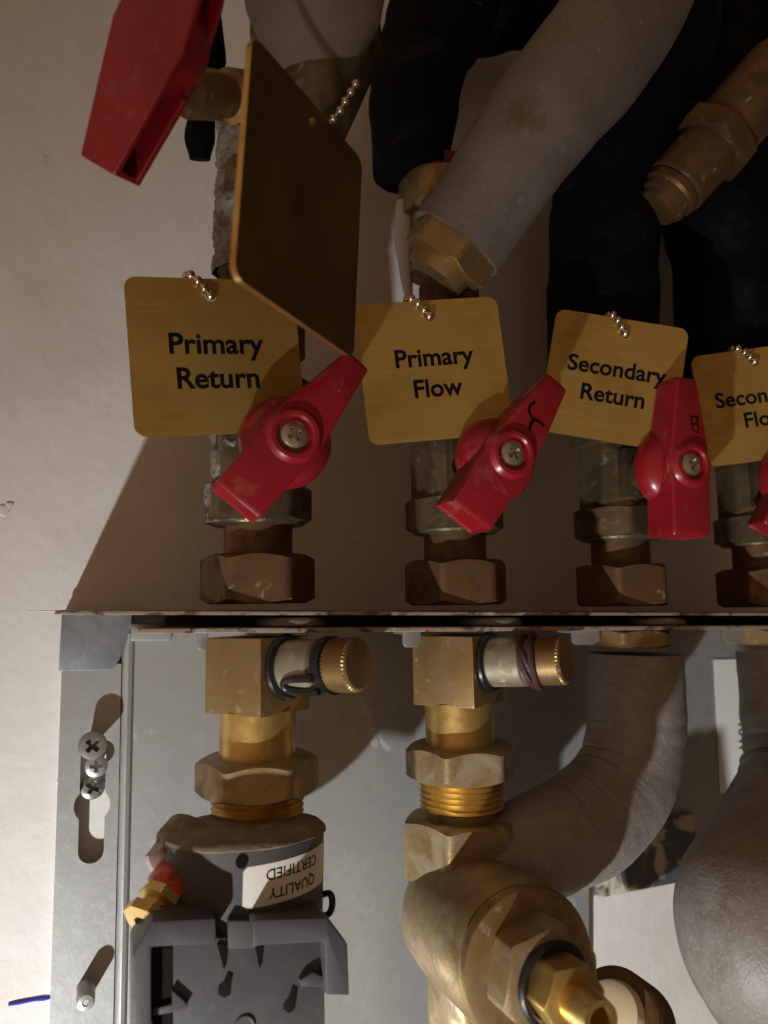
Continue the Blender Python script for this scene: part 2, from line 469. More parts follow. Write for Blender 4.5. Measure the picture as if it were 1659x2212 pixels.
mb.build('lower_flange', 'edge', br)
mb = MB()
mb.box((11 + 20 + 150, -6, -4.3), (300, 3, 3.6), None, 0)
mb.build('web', 'dark_steel', br)
mb = MB()                               # folded front lip of the panel under the lower flange
mb.box((11 + 9.6 + 6.3, -6.0, -9.4), (13, 3.6, 4.6), None, 1.0, 3)
mb.build('corner_fold', 'galv', br)
for (px0, px1, d) in ((425, 447, 50), (868, 906, 50), (1232, 1292, 50), (1556, 1625, 48)):
    a, c = P(px0, 1372, d), P(px1, 1410, d)
    mb = MB()
    w = c.x - a.x; h = 5.2
    mb.prism([(0, 0), (w, 0), (w, -h * .75), (w * .8, -h), (w * .15, -h), (0, -h * .8)], 0, 1.4, A(bl((a.x, -d, -7.3)), OUT, (1, 0, 0)), .35)
    mb.box((w / 2 + a.x + 11, -d + 4, -8.0), (w, 8, 1.2), None, .3)
    mb.build('clip_tab', 'zinc', br)
for X in XS:
    mb = MB()
    mb.rev([(4, -.1), (9.6, 0), (10.4, .6), (10.4, 1.9), (9.6, 2.6), (7, 2.8)], A(bl((X + 9, -50.5, -6.0)), (0, 0, 1)), 48)
    mb.build('washer', 'screw_dull', br)
mb = MB()
pb = P(186, 2132, 4.8)
mb.rev([(3.2, -.3), (2.75, 1), (2.65, 9.5), (2.2, 10.3), (1.0, 10.5), (.7, 10.2)], A(bl(pb), OUT), 28)
mb.build('locating_pin', 'galv', br)

# screws in the strip's slot
for (px, py, d, r, m, lab, csk, rot) in (
        (200, 1610, 13.5, 4.25, 'screw_dull', 'dull grey countersunk screw standing proud at the top of the slot', 6, .75),
        (208, 1655, 8.5, 3.4, 'zinc', 'bright zinc screw head just below the dull grey one', 4, 0),
        (200, 1700, 3.2, 3.8, 'screw', 'shaded screw sunk in the keyhole, lowest of the three in the slot', 3, .5)):
    c = P(px, py, d)
    t = tag(MB.build(screw_head(MB(), A((0, 0, 0), OUT), r, .5, .25, r * .56, r * .17, 1.8, rot, csk).rev([(1.6, -d + .8), (1.6, -csk + .2)], A((0, 0, 0), OUT), 18), 'screw', m, None, c),
            lab, 'screw', 'screws in the slotted strip')

# ------------------------------------------------------------------ isolation valves (four alike, handles differ)
GV = 'red handled isolation valves along the rail'
def make_handle(parent, loc):
    h = MB()
    Mx = A((0, 0, 0), OUT, (1, 0, 0))
    # domed hub behind the bar
    h.rev([(8.5, -4), (12.2, -2.6), (12.6, -1.0), (12.2, 1.6), (10.6, 4.0), (7.5, 6.2), (4, 7)], Mx, 56)
    # tapered wing: rounded block along x
    n = 28
    rings = []
    st = [(-21.6, 6.2, -1.8, 8.7), (-22.2, 6.9, -2.6, 9.4), (-21.6, 7.1, -2.8, 9.8), (-20.8, 7.1, -2.8, 9.95), (-12, 7.2, -2.6, 10), (-6, 7.4, -2.4, 10), (0, 7.8, -2.4, 10), (6, 7.1, -2.2, 10), (12, 6.2, -1.6, 9.9), (26.6, 4.1, -.2, 9.5), (27.6, 4.0, .1, 9.2), (28.2, 3.6, .5, 8.6), (28.0, 3.0, 1.0, 8.0)]
    for (x, hw, w0, w1) in st:
        ring = []
        rc = .9
        for (cx, cy, a0) in ((hw - rc, w1 - rc, 0), (-hw + rc, w1 - rc, 90), (-hw + .3, w0 + .3, 180), (hw - .3, w0 + .3, 270)):
            rr = rc if a0 < 180 else .3
            for k in range(4):
                a = R(a0 + 30 * k)
                ring.append((x, cx + rr * math.cos(a), cy + rr * math.sin(a)))
        rings.append(ring)
    h.loft(rings, True, True, True, Mx)
    # boss round the screw
    h.rev([(8.3, 8.6), (6.9, 10.9), (6.2, 11.5), (5.2, 11.5), (4.7, 10.9), (4.55, 9.4)], Mx, 48, False, True)
    o = h.build('handle', 'red', parent, loc)
    sc = MB(); screw_head(sc, A((0, 0, 0), OUT), 3.9, 1.0, .6, 2.0, .55, 1.0, .4)
    sc.build('handle_screw', 'screw_brassy', o, (0, -9.6, 0))
    return o

def crust(m, z0, z1, br_, a0, span, dx, seed):      # lumpy smear of jointing paste round part of a pipe
    rows = []
    nz2 = int((z1 - z0) / .75)
    for iz in range(nz2):
        z = z0 + iz * .75; row = []
        for ia in range(37):
            a = R(a0 + ia * span / 36)
            b = br_(z) if callable(br_) else br_
            q = Vector((a * 14, z, 0))
            cover = noise.noise(q * .16 + Vector((seed, 0, 0))) + .35 * noise.noise(q * .5) + .55 - abs(ia - 13) / 17
            h = -1.0 + min(1.0, max(0, cover * 2.2)) * (1.5 + .55 * noise.noise(q * .9) + .4 * noise.noise(q * 2.1))
            row.append((dx + (b + h) * math.cos(a), (b + h) * math.sin(a), z))
        rows.append(row)
    m.loft(rows, False, False, False)

def make_valve():
    t = thing('isolation_valve', '', 'valve', vec(XS[0], DP, 0), GV)
    m = MB()
    m.hexp(30, 0.6, 15, None, .6, rot=R(10))
    m.build('union_nut', 'bronze', t)
    m = MB(); m.rev([(10.2, 14.5), (10.2, 24.5)], None, 48)
    m.build('tail_pipe', 'bronze', t)
    m = MB()
    # octagonal end collars and round waist of the ball valve body
    m.rev([(9.5, 23.2), (13.6, 23.8), (14.6, 25.2)], None, 56)
    m.hexp(30, 24.6, 35.0, None, .5, sides=8, rot=R(22))
    m.hexp(26.5, 34.5, 57.5, None, .1, sides=8, rot=R(12))
    m.hexp(30, 57, 68, None, .5, sides=8, rot=R(22))
    m.box((0, -12, 46), (15, 6, 17), None, .8)
    m.rev([(6.5, 0), (6.5, 22)], A((0, 0, 46), OUT), 32)
    m.build('body', 'valve', t)
    m = MB(); m.rev([(10.4, 67.5), (10.4, 76)], None, 40)
    m.hexp(25, 75, 93, None, .5, rot=R(15))
    m.rev([(10.2, 92), (10.2, 108)], None, 40)
    m.build('upper_nut', 'bronze', t)
    # smeared jointing paste and hemp round the left of the body
    m = MB(); crust(m, 24.2, 58, lambda z: 15.4 if (z < 35.8 or z > 56.8) else 13.9, 150, 94, 0, 3)
    m.build('jointing_paste', 'paste', t)
    make_handle(t, (1.5, -24.5, 46))
    return t

v0 = make_valve()
LAB = ['red-handled valve behind the Primary Return tag, its handle leaning right with bare unmarked plastic',
       'red-handled valve below the Primary Flow tag, its handle marked with a black arrow',
       'red-handled valve with an upright handle marked in black, below the Secondary Return tag',
       'valve cut by the right edge of the photo, below the Secondary Flow tag']
ANG = [51, 54, 88, 60]
valves = [v0] + [copy_tree(v0) for _ in range(3)]
for i, v in enumerate(valves):
    v.location = vec(XS[i], DP, 0) / 1000
    v['label'] = LAB[i]
    v.rotation_euler.y = R(-1.2)
    h_ = child(v, 'handle'); h_.scale = (1.03, 1, 1.03); h_.location = Vector((2.8, -24.5, (44.6, 44.4, 45.6, 46)[i])) / 1000
    if i == 3: v.rotation_euler.z = R(-20)
    if i: bpy.data.objects.remove(child(v, 'jointing_paste'))
    child(v, 'handle').rotation_euler = (0, R(-ANG[i]), 0)
# the scribbled marker signs on two handles
m = MB()
def stroke(m, pts, r=.55): m.tube([(x, -9.55, z) for x, z in pts], r, 6, 4)
stroke(m, [(9.2, -.6), (11.2, .2), (13.2, -.2)], .75)
stroke(m, [(12.6, .3), (13.6, 2.4), (15.4, 3.2), (17.2, 2.6)], .6)
stroke(m, [(13, -.2), (13.4, -2.4), (13.2, -3.6)], .6)
m.build('marker_sign', 'ink', child(valves[1], 'handle'))
m = MB()
for q in ([(11, -3.4), (15.6, -3)], [(11, -1.2), (15.4, -.6)], [(15.6, -3.2), (15.4, -.6)], [(13.2, -3.2), (13, -.6)], [(11, -1.2), (10.4, -3.6)]): stroke(m, q, .45)
m.build('marker_sign', 'ink', child(valves[2], 'handle'))

# ------------------------------------------------------------------ brass name tags on bead chains
GT = 'brass name tags on bead chains'
def make_tag(lines, W, H, loc, roll, yaw, label, chain, size=5.6, holes=(0, None), dy=(0.6, -8.4), shift=0, pitch=0):
    t = thing('pipe_tag', label, 'tag', loc, GT)
    m = MB()
    rc = 3.2; pts = []
    for (cx, cy, a0) in ((W / 2 - rc, H / 2 - rc, 0), (-W / 2 + rc, H / 2 - rc, 90), (-W / 2 + rc, -H / 2 + rc, 180), (W / 2 - rc, -H / 2 + rc, 270)):
        for k in range(7):
            a = R(a0 + 15 * k); pts.append((cx + rc * math.cos(a), cy + rc * math.sin(a)))
    hc = (shift, H / 2 - 5.0)
    hole = [(hc[0] + 1.6 * math.cos(2 * math.pi * k / 20), hc[1] + 1.6 * math.sin(2 * math.pi * k / 20)) for k in range(20)]
    m.join(plate_with_hole(pts, hole, -.45, .45))
    m.build('plate', 'tag', t, ang=30)
    if lines:
        m = MB()
        for ln, y in zip(lines, dy):
            b = text_bm(ln, size, .024 * size)
            bmesh.ops.transform(b, matrix=Matrix.Translation((shift * .3, -.5, y)) @ Matrix.Rotation(R(90), 4, 'X'), verts=b.verts)
            m.join(b)
        m.build('lettering', 'ink', t, weld=False)
    m = MB()
    for k, c in enumerate(chain):
        c = Vector(c) + Vector((hc[0], 0, hc[1]))
        m.ball(c, 1.3 if k else 1.5, 14)
        if k: m.tube([prev, c], .4, 6, 1)
        prev = c
    m.build('bead_chain', 'bead', t)
    t.rotation_euler = (Matrix.Rotation(R(yaw), 3, 'Z') @ Matrix.Rotation(R(pitch), 3, 'X') @ Matrix.Rotation(R(-roll), 3, 'Y')).to_euler()
    return t
ch = [(0, -1.0, 0), (-1.7, -1.9, 1.7), (-3.3, -1.7, 3.9), (-5.0, -.4, 6.0), (-5.9, 2.1, 6.6), (-6.2, 4.4, 5.2), (-6.3, 6.3, 3.3), (-6.3, 8.4, 1.6), (-6.2, 11, 1.0)]
make_tag(['Primary', 'Return'], 47, 44.5, P(469, 769, 62), 6.2, -2, 'brass tag reading Primary Return, leftmost of the readable tags', ch, 8.3, shift=-.5, dy=(.6, -9.2))
make_tag(['Primary', 'Flow'], 45.5, 44, P(938, 798, 63), 7.0, -12, 'brass tag reading Primary Flow on the second riser from the left', ch, 7.9, dy=(1.2, -8.6), shift=.5)
make_tag(['Secondary', 'Return'], 45, 43, P(1325, 820, 63), -10, -22, 'brass tag reading Secondary Return, tilted down to the right on the third riser', ch, 7.9, dy=(1.0, -8.4), shift=1.5)
make_tag(['Secondary', 'Flow'], 45, 42, P(1645, 872, 62), 7, -24, 'stained brass tag reading Secondary Flow, cut by the right edge of the photo', ch, 7.9, dy=(.4, -8.2), shift=0)
# the tag seen nearly edge-on near the camera
pn, pf = P(520, 342, 123), P(768, 568, 91)
cen = (pn + pf) / 2 + Vector((0, 0, 1.5))
uu = (pf - pn).normalized()
et = make_tag(None, (pf - pn).length, 56, cen, 0, 0, 'blank back of a brass tag turned nearly edge-on in front of the upper left pipe', [], 7)
vv = Vector((0, 0, 1)); vv = (vv - uu * vv.dot(uu)).normalized()
nn = uu.cross(vv)                       # local y = v x u
et.rotation_euler = Matrix((uu, -nn, vv)).transposed().to_euler()
pm = child(et, 'plate').data
pm.materials[0] = M['tag_back']; pm.materials.append(M['brass'])  # brighter brass on the edge faces paints the rim as lit
for p in pm.polygons:
    if abs(p.normal.y) < .8 and (p.center - Vector((0, 0, .023))).length > .004: p.material_index = 1
for v in pm.vertices: v.co.y *= 1.7
for c in list(et.children):
    if c.name.startswith('bead_chain'): bpy.data.objects.remove(c)
m = MB()
inv = et.rotation_euler.to_matrix().inverted()
prev = None
for q in ((655, 302, 97), (680, 300, 98), (697, 296, 99), (708, 276, 100), (720, 256, 101), (735, 238, 102), (746, 218, 103), (758, 198, 104), (768, 180, 104)):
    c = inv @ (P(*q) - cen)
    m.ball(c, 1.1, 12)
    if prev: m.tube([prev, c], .4, 6, 1)
    prev = c
m.build('bead_chain', 'bead', et)

# ------------------------------------------------------------------ test tees below the rail (two alike)
GE = 'brass test tees below the rail'
def make_tee():
    t = thing('test_tee', '', 'pipe fitting', vec(XS[0], DP, 0), GE)
    ax = Vector((math.sin(R(37)), -math.cos(R(37)), .06)).normalized()
    m = MB(); m.box((0, 0, -19.8), (21.5, 21.5, 21.6), Matrix.Rotation(R(37), 4, 'Z'), .5, 2)
    m.build('block', 'brass_dull', t)
    m = MB(); m.rev([(11, -30), (11, -44)], None, 64)
    m.build('pipe', 'brass', t)
    m = MB(); m.hexp(31.5, -53.6, -43.2, None, .62, rot=R(10))
    m.build('union_nut', 'brass_cast', t)
    m = MB()
    prof = []
    z = -53.5
    while z > -62.5:
        prof += [(13.0, z), (13.3, z - .35), (12.2, z - .95)]
        z -= 1.7
    m.rev(prof, None, 64)
    m.build('thread', 'brass', t)
    c = Vector((0, 0, -18.2))
    m = MB()
    Mx = A(c, ax, (0, 0, 1))
    m.rev([(7.6, 9), (7.6, 23.5), (6.8, 24.2), (6.4, 28)], Mx, 40)
    q = m.build('test_point', 'nickel', t)
    m = MB(); m.torus(A(c + ax * 11.6, ax, (0, 0, 1)), 8.2, 1.3); m.build('seal_ring', 'rubber', q)
    # knurled cap
    m = MB()
    n = 84; rings = []
    zs = [28.6 + k * .62 for k in range(12)]
    rings.append([(6.4 * math.cos(2 * math.pi * k / n), 6.4 * math.sin(2 * math.pi * k / n), 28.0) for k in range(n)])
    for i, z in enumerate(zs):
        ring = []
        for k in range(n):
            r = 7.0 + (.42 if (k + i) % 2 else -.22)
            ring.append((r * math.cos(2 * math.pi * k / n), r * math.sin(2 * math.pi * k / n), z))
        rings.append(ring)
    for r, z in ((6.9, 36.0), (6.4, 36.5), (3, 36.7)):
        rings.append([(r * math.cos(2 * math.pi * k / n), r * math.sin(2 * math.pi * k / n), z) for k in range(n)])
    m.loft(rings, True, True, True, Mx)
    m.build('knurled_cap', 'brass_dull', q, ang=14)
    return t
te = make_tee()
tees = [te, copy_tree(te)]
tees[0]['label'] = 'square brass test tee whose knurled cap has a black rubber strap, leftmost riser'
tees[1]['label'] = 'square brass test tee with a dark red cord round its knurled cap, above the strainer'
tees[1].location = vec(XS[1], DP, 0) / 1000
for t_ in tees: t_.rotation_euler.y = R(-1.3)
ax = Vector((math.sin(R(37)), -math.cos(R(37)), .06)).normalized()
# strap / cord parts: each on its own tee
q = child(tees[0], 'test_point')
m = MB()
c = Vector((0, 0, -18.2))
Mx = A(c, ax, (0, 0, 1))
m.rev([(6.5, 25.0), (7.9, 25.2), (8.1, 26), (8.0, 28.2), (6.8, 28.4)], Mx, 48, False, False)
side = ax.cross(Vector((0, 0, 1)))      # towards the camera's left
tcv = Vector((-.31, -.95, .25)); tcv = (tcv - ax * tcv.dot(ax)).normalized()
lv = (tcv * .8 + Vector((0, 0, -.75))); lv = (lv - ax * lv.dot(ax)).normalized()
for sgn in (1,):
    p0 = c + ax * 24 + lv * 8.3
    tg = ax.cross(lv)
    m.tube([c + ax * 26.5 + lv * 8.2 + tg * 2.2, c + ax * 21 + lv * 8.5 + tg * 2.4, c + ax * 16.6 + lv * 8.2 + tg * 1.6, c + ax * 15.4 + lv * 8.3, c + ax * 16.6 + lv * 8.2 - tg * 1.6, c + ax * 21 + lv * 8.5 - tg * 2.4, c + ax * 26.5 + lv * 8.2 - tg * 2.2], 1.0, 10, 5)
m.build('retaining_strap', 'rubber', q)
q = child(tees[1], 'test_point')
m = MB()
for k, (zz, rr, tilt) in enumerate(((25.2, 7.9, .22), (26.8, 8.1, .05), (23.8, 7.8, .42))):
    axx = (ax + Vector((0, 0, tilt)) + side * (-.2 * k)).normalized()
    m.torus(A(c + ax * zz, axx), rr, .95, 44, 8)
m.build('cord_loop', 'cord', q)

# ------------------------------------------------------------------ valve body with grey clip housing on the first riser
act = thing('motorised_valve', 'dusty brass valve in a grey plastic clip-on housing with a white sticker', 'valve', vec(XS[0], DP, -62))
AO = Vector((XS[0], -DP, -62))
def al(v): return Vector(v) - AO
m = MB()
m.rev([(12.0, 1), (12.2, -1.5), (13.4, -2.2), (17.0, -4.8), (19.0, -6.5), (19, -9), (18, -30)], None, 64)
m.build('valve_body', 'dust', act)
m = MB()                                # angled port on the left with its amber cap and brass nozzle
pa, pb_ = P(420, 1815, 50), P(318, 1965, 62)
axp = (pb_ - pa).normalized()
m.rev([(9, -1), (9.5, 4), (8.2, 6)], A(al(pa), axp), 32)
prt = m.build('side_port', 'dust', act)
m = MB(); L0 = (pb_ - pa).length
m.hexp(15, L0 * .18, L0 * .52, A(al(pa), axp), .4); m.build('port_cap', 'amber', act)
m = MB(); m.rev([(5.6, L0 * .5), (6.2, L0 * .55), (6.2, L0 * .74), (5.2, L0 * .78)], A(al(pa) + Vector((1.5, -2, 0)), axp), 32); m.build('port_ring', 'orange', act)
m = MB(); m.rev([(5.0, L0 * .74), (5.8, L0 * .78), (6.2, L0 * .9), (4.6, L0 * .94), (4.6, L0 * 1.0), (6.6, L0 * 1.04), (6.6, L0 * 1.16), (3.2, L0 * 1.18), (3, L0 * 1.05)], A(al(pa) + Vector((1.5, -2, 0)), axp), 8)
m.build('nozzle', 'brass', act)
# housing: upright drum
cx, cd = P(524, 1900, 54).x, 56
DFL = .72                                # the housing is an oval, shallower than wide
FLAT = Matrix.Diagonal((1, DFL, 1, 1))
zt_, zb_ = P(540, 1827, 70).z, P(540, 2015, 70).z
HR = 21.8
m = MB()
m.rev([(HR - 2, zt_ - 1.5), (HR - .8, zt_ - .2), (HR, zt_ - 1), (HR, zb_ - 12)], Matrix.Translation(al((cx, -cd, 0))) @ FLAT, 72)
drum = m.build('drum', 'plastic', act)
m = MB()
m.rev([(HR - 9, zt_ + 2.4), (HR - 4, zt_ + 2.0), (HR - .8, zt_ + 1.2), (HR + .3, zt_ + .2), (HR + .5, zt_ - .6), (HR - .5, zt_ - 1.2)], Matrix.Translation(al((cx, -cd, 0))) @ FLAT, 72, wob=lambda a, z: .35 * math.sin(5 * a) * math.sin(2 * a))
m.build('shoulder', 'dust', act)
m = MB()
hp = P(521, 1861, cd + HR * DFL - .6)
m.rev([(1.5, 0), (1.5, .9)], A(al(hp), OUT), 20); m.build('vent_hole_shade', 'ink', drum)  # black disc on the surface, painted as the shade in a vent hole
m = MB()                                # black wire loop on the drum's right side
w0 = P(690, 1935, 55); m.tube([al(w0), al(P(712, 1930, 60)), al(P(718, 1950, 62)), al(P(712, 1972, 62)), al(P(695, 1980, 60))], .9, 10, 6)
m.build('wire_loop', 'rubber', act)
# sticker wrapped on the drum, upside down
def on_drum(a, z, r): return al(Vector((cx + r * math.sin(a), -cd - r * DFL * math.cos(a), z)))
a_l, a_r = -.14, 1.2
def a_of(x):                            # angle on the drum for arc length x mm from the front
    return x / HR
rows = []
sz0, sz1 = P(540, 1867, 70).z, P(540, 1957, 70).z
m = MB()
NX = 26
for j in range(2):
    for rr in ((HR + .02, HR + .12) if j == 0 else (HR + .12, HR + .02)):
        row = []
        for k in range(NX + 1):
            a = a_l + (a_r - a_l) * k / NX
            rise = -1.0 * (0 if j else 0)
            edge = 1.0 if k in (0, NX) else 0
            z = ((sz0 - edge) if j == 0 else (sz1 + edge)) + .05 * (a * HR - 10) + .5
            row.append(on_drum(a, z, rr))
        rows.append(row)
rows.append(rows[0])
m.loft(rows, False, False, False)
stk = m.build('sticker', 'paper', drum)
m = MB()
for ln, fz in (('QUALITY', .24), ('CERTIFIED', .70)):
    b = text_bm(ln, 3.75, .03)
    mid = .52
    for v in b.verts:
        x, y = -v.co.x, -v.co.y          # turned by 180 degrees
        a = mid + x / HR
        z = sz1 + (sz0 - sz1) * fz + y + 1.4 + .05 * (x + 2) + .6
        v.co = on_drum(a, z, HR + .2)
    m.join(b)
m.build('lettering', 'ink', stk, weld=False)
# clip frame in front: outlines in the plane of the clip
DC = 74
def poly(pts, d): return [(P(x, y, d).x - AO.x, P(x, y, d).z - AO.z) for x, y in pts]
def slab(m, pts, dback, dfront, bev=.5):
    m.prism(poly(pts, dfront), dback - DP, dfront - DP, A((0, 0, 0), OUT, (1, 0, 0)), bev)
m = MB()
slab(m, [(345, 2025), (700, 2030), (703, 2290), (345, 2290)], 60, 73, .3)
slab(m, [(300, 2040), (360, 2040), (345, 2300), (300, 2300)], 55, 60, .3)
face = m.build('clip_face', 'plastic', act)
m = MB(); slab(m, [(494, 1990), (547, 1990), (550, 2050), (492, 2050)], 68, 73.5, .3)
m.build('tongue', 'plastic', face)
for pts in ([(469, 2040), (492, 2040), (486, 2092), (483, 2092)], [(551, 2042), (568, 2042), (563, 2090), (560, 2090)]):
    m = MB(); slab(m, pts, 72.9, 73.6, 0); m.build('slit_shade', 'ink', face)  # flat dark wedges carry the shade of two slits in their colour
m = MB()
slab(m, [(285, 2066), (330, 1990), (466, 1984), (468, 2042), (380, 2044), (327, 2047), (327, 2320), (285, 2320)], 62, 77, .8)
m.build('clip_arm', 'plastic', act)
m = MB()
slab(m, [(545, 1988), (705, 1982), (752, 2040), (756, 2152), (703, 2150), (701, 2036), (560, 2044), (545, 2050)], 62, 77, .8)
m.build('clip_arm', 'plastic', act)
m = MB()
slab(m, [(372, 2140), (408, 2172), (398, 2183), (330, 2195), (330, 2180), (372, 2170)], 68, 74.5, .3)
m.build('latch', 'plastic', act)
m = MB()
slab(m, [(648, 2118), (676, 2100), (702, 2112), (702, 2134), (652, 2132)], 68, 75, .4)
m.build('latch', 'plastic', act)
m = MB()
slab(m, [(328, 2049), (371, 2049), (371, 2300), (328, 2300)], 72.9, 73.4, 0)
m.build('pocket_shade', 'hole', face)  # dark slab on the face, painted as the shade inside a pocket
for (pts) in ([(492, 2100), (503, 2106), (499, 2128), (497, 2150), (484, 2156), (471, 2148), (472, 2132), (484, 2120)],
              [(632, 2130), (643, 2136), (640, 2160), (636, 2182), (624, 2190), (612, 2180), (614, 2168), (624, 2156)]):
    m = MB(); slab(m, pts, 72.9, 73.3, .1); m.build('key_slot_shade', 'hole', face)  # dark slabs painted as the shade inside keyhole slots
m = MB(); c = P(528, 2216, 73); m.torus(A(al(c), OUT), 2.2, .5); m.rev([(2, -.2), (2, .3)], A(al(c), OUT), 20); m.build('rivet', 'plastic', face)

# ------------------------------------------------------------------ strainer on the second riser
sr = thing('strainer', 'cast brass strainer with an angled hexagonal cap, below the second test tee', 'strainer', vec(XS[1] + 1.5, DP, -62))
SO = Vector((XS[1] + 1.5, -DP, -62))
m = MB()
m.rev([(11.2, -.2), (11.0, -3.5), (13, -3.6)], None, 48)
m.hexp(33, -22, -3.4, None, .5, rot=R(8))
m.rev([(15.5, -20), (15.5, -26), (14.5, -36), (11, -46), (11, -110)], None, 56)
m.build('body', 'brass_cast', sr)
a0 = P(1000, 1975, 48); a1 = P(1245, 2165, 108)
axs = (a1 - a0).normalized(); Ls = (a1 - a0).length
o0 = a0 - SO
up = (0, 0, 1)
Mx = A(o0, axs, up)
m = MB()
m.rev([(10, -15), (16, -10), (19, -3), (19.8, 5), (19.8, Ls * .52), (18.8, Ls * .58), (16.4, Ls * .585)], Mx, 72)
brl = m.build('barrel', 'brass_cast', sr)
m = MB()
m.rev([(14, Ls * .58), (17.2, Ls * .585), (19.2, Ls * .60), (19.5, Ls * .63), (18.9, Ls * .655), (16, Ls * .67)], Mx, 72)
m.build('rim', 'brass_dull', sr)
m = MB()
m.hexp(25, Ls * .66, Ls * .84, Mx, .6, rot=R(12))
hx = m.build('hex_cap', 'brass_cast', sr)
m = MB(); m.torus(A(o0 + axs * Ls * .85, axs, up), 9.2, 1.2); m.build('seal_ring', 'rubber', hx)
m = MB()
m.hexp(15, Ls * .84, Ls * 1.0, Mx, .5, rot=R(25))
m.rev([(4.6, Ls * .98), (4.9, Ls * 1.1), (4.4, Ls * 1.16), (3.0, Ls * 1.16), (2.8, Ls * 1.02)], Mx, 32)
m.build('plug', 'brass', hx)

# ------------------------------------------------------------------ lock nuts and lagged pipes below the rail on risers three and four
for i, lab in ((2, 'dull brass lock nut under the rail above the bent grey lagged pipe'), (3, 'dull brass lock nut under the rail at the right edge of the photo')):
    m = MB(); m.hexp(30, -6.2, 0, None, .5, rot=R(8))
    tag(m.build('lock_nut', 'brass_dull', None, vec(XS[i] - (0 if i == 2 else 0), DP, -7.3)), lab, 'nut', 'lock nuts under the rail')
def foam_wob(amp, seed, kinks=()):
    def f(a, t, p):
        v = amp * noise.noise(Vector(p) * .07 + Vector((seed, 0, 0))) + amp * .4 * noise.noise(Vector(p) * .25)
        for (tk, dep, wid, ak) in kinks:
            g = math.exp(-((t - tk) / wid) ** 2) * max(0, math.cos(a - ak))
            v -= dep * g
        return v
    return f
m = MB()
base = vec(XS[2], DP, -13)
path = [P(1372, 1412, 45), P(1374, 1500, 45), P(1372, 1590, 45), P(1345, 1690, 46), P(1275, 1770, 48), P(1190, 1815, 50), P(1080, 1862, 50), P(985, 1905, 46)]
m.tube([p - base for p in path], [16.3, 16.8, 16.8, 17, 17.5, 16.6, 15.2, 14.6], 48, 30, True,
       foam_wob(.5, 1, [(.37, .8, .006, 3.3), (.455, 1.2, .005, 3.4), (.50, .5, .004, 3.9), (.56, .7, .005, 3.2), (.66, .5, .005, 3.2)]))
tag(m.build('lagged_pipe', 'foam_worn', None, base, ang=60), 'scuffed grey lagged pipe bending left behind the strainer', 'pipe', 'grey lagged pipes')
m = MB()
base = vec(XS[3], DP, -13)
path = [P(1690, 1408, 45), P(1696, 1480, 46), P(1704, 1570, 48), P(1720, 1690, 54), P(1706, 1830, 72), P(1660, 1975, 88), P(1690, 2090, 90), P(1790, 2200, 90), P(1900, 2260, 90)]
m.tube([p - base for p in path], [16.2, 16.2, 16.4, 19.5, 24, 26, 25, 22, 20], 48, 30, True,
       foam_wob(.9, 5, [(.31, 1.3, .006, 3.0), (.345, 1.5, .006, 3.4), (.385, 1.4, .007, 3.1), (.42, .9, .004, 3.6), (.27, 1.0, .005, 2.8)]))
tag(m.build('lagged_pipe', 'foam_worn', None, base, ang=60), 'fat grey lagged elbow bulging out at the lower right corner', 'pipe', 'grey lagged pipes')
# threaded pipe end low between strainer and elbow
t = thing('threaded_pipe', 'dark threaded pipe end with a cream plastic bush, at the bottom edge beside the strainer', 'pipe', P(1400, 2190, 60))
m = MB()
dr = (P(1345, 2180, 78) - P(1480, 2262, 50)).normalized()
prof = []
for k in range(12): prof += [(13.2, k * 1.7), (13.6, k * 1.7 + .5), (12.6, k * 1.7 + 1.2)]
m.rev(prof, A(Vector((4, 12, -10)), dr), 48); m.build('thread', 'bronze', t)
m = MB(); m.rev([(9.5, 18), (9.6, 20.5), (8.6, 24), (6, 25)], A(Vector((4, 12, -10)), dr), 48); m.build('bush', 'cream', t)

# plaster-smeared steel strap above the cut-out, and the white paper label on the panel
m = MB()
a, c = P(1278, 1800, 6), P(1500, 1905, 6)
m.prism([(0, 0), (c.x - a.x, 4), (c.x - a.x, a.z and (c.z - a.z) + 2), (0, (c.z - a.z))], 0, 2.4, A((0, 0, 0), OUT, (1, 0, 0)), .3)
tag(m.build('steel_strap', 'plaster', None, a), 'dark steel strip smeared with dried plaster, above the white opening in the panel', 'strip')
t = thing('paper_label', 'white paper label with black print on the panel, half hidden by the right lagged pipe', 'label', P(1580, 1540, 5))
m = MB()
a, c = P(1541, 1425, 5) - P(1580, 1540, 5), P(1700, 1700, 5) - P(1580, 1540, 5)
m.box(((a.x + c.x) / 2, -.25, (a.z + c.z) / 2), (c.x - a.x, .25, a.z - c.z), None, 0)
m.build('paper', 'label', t)
m = MB()
b = text_bm('1041', 6.5, .05)
lc = P(1594, 1590, 5) - P(1580, 1540, 5)
bmesh.ops.transform(b, matrix=Matrix.Translation((lc.x, -.5, lc.z)) @ Matrix.Rotation(R(90), 4, 'X') @ Matrix.Rotation(R(-90), 4, 'Z'), verts=b.verts)
m.join(b); m.build('lettering', 'ink', t, weld=False)

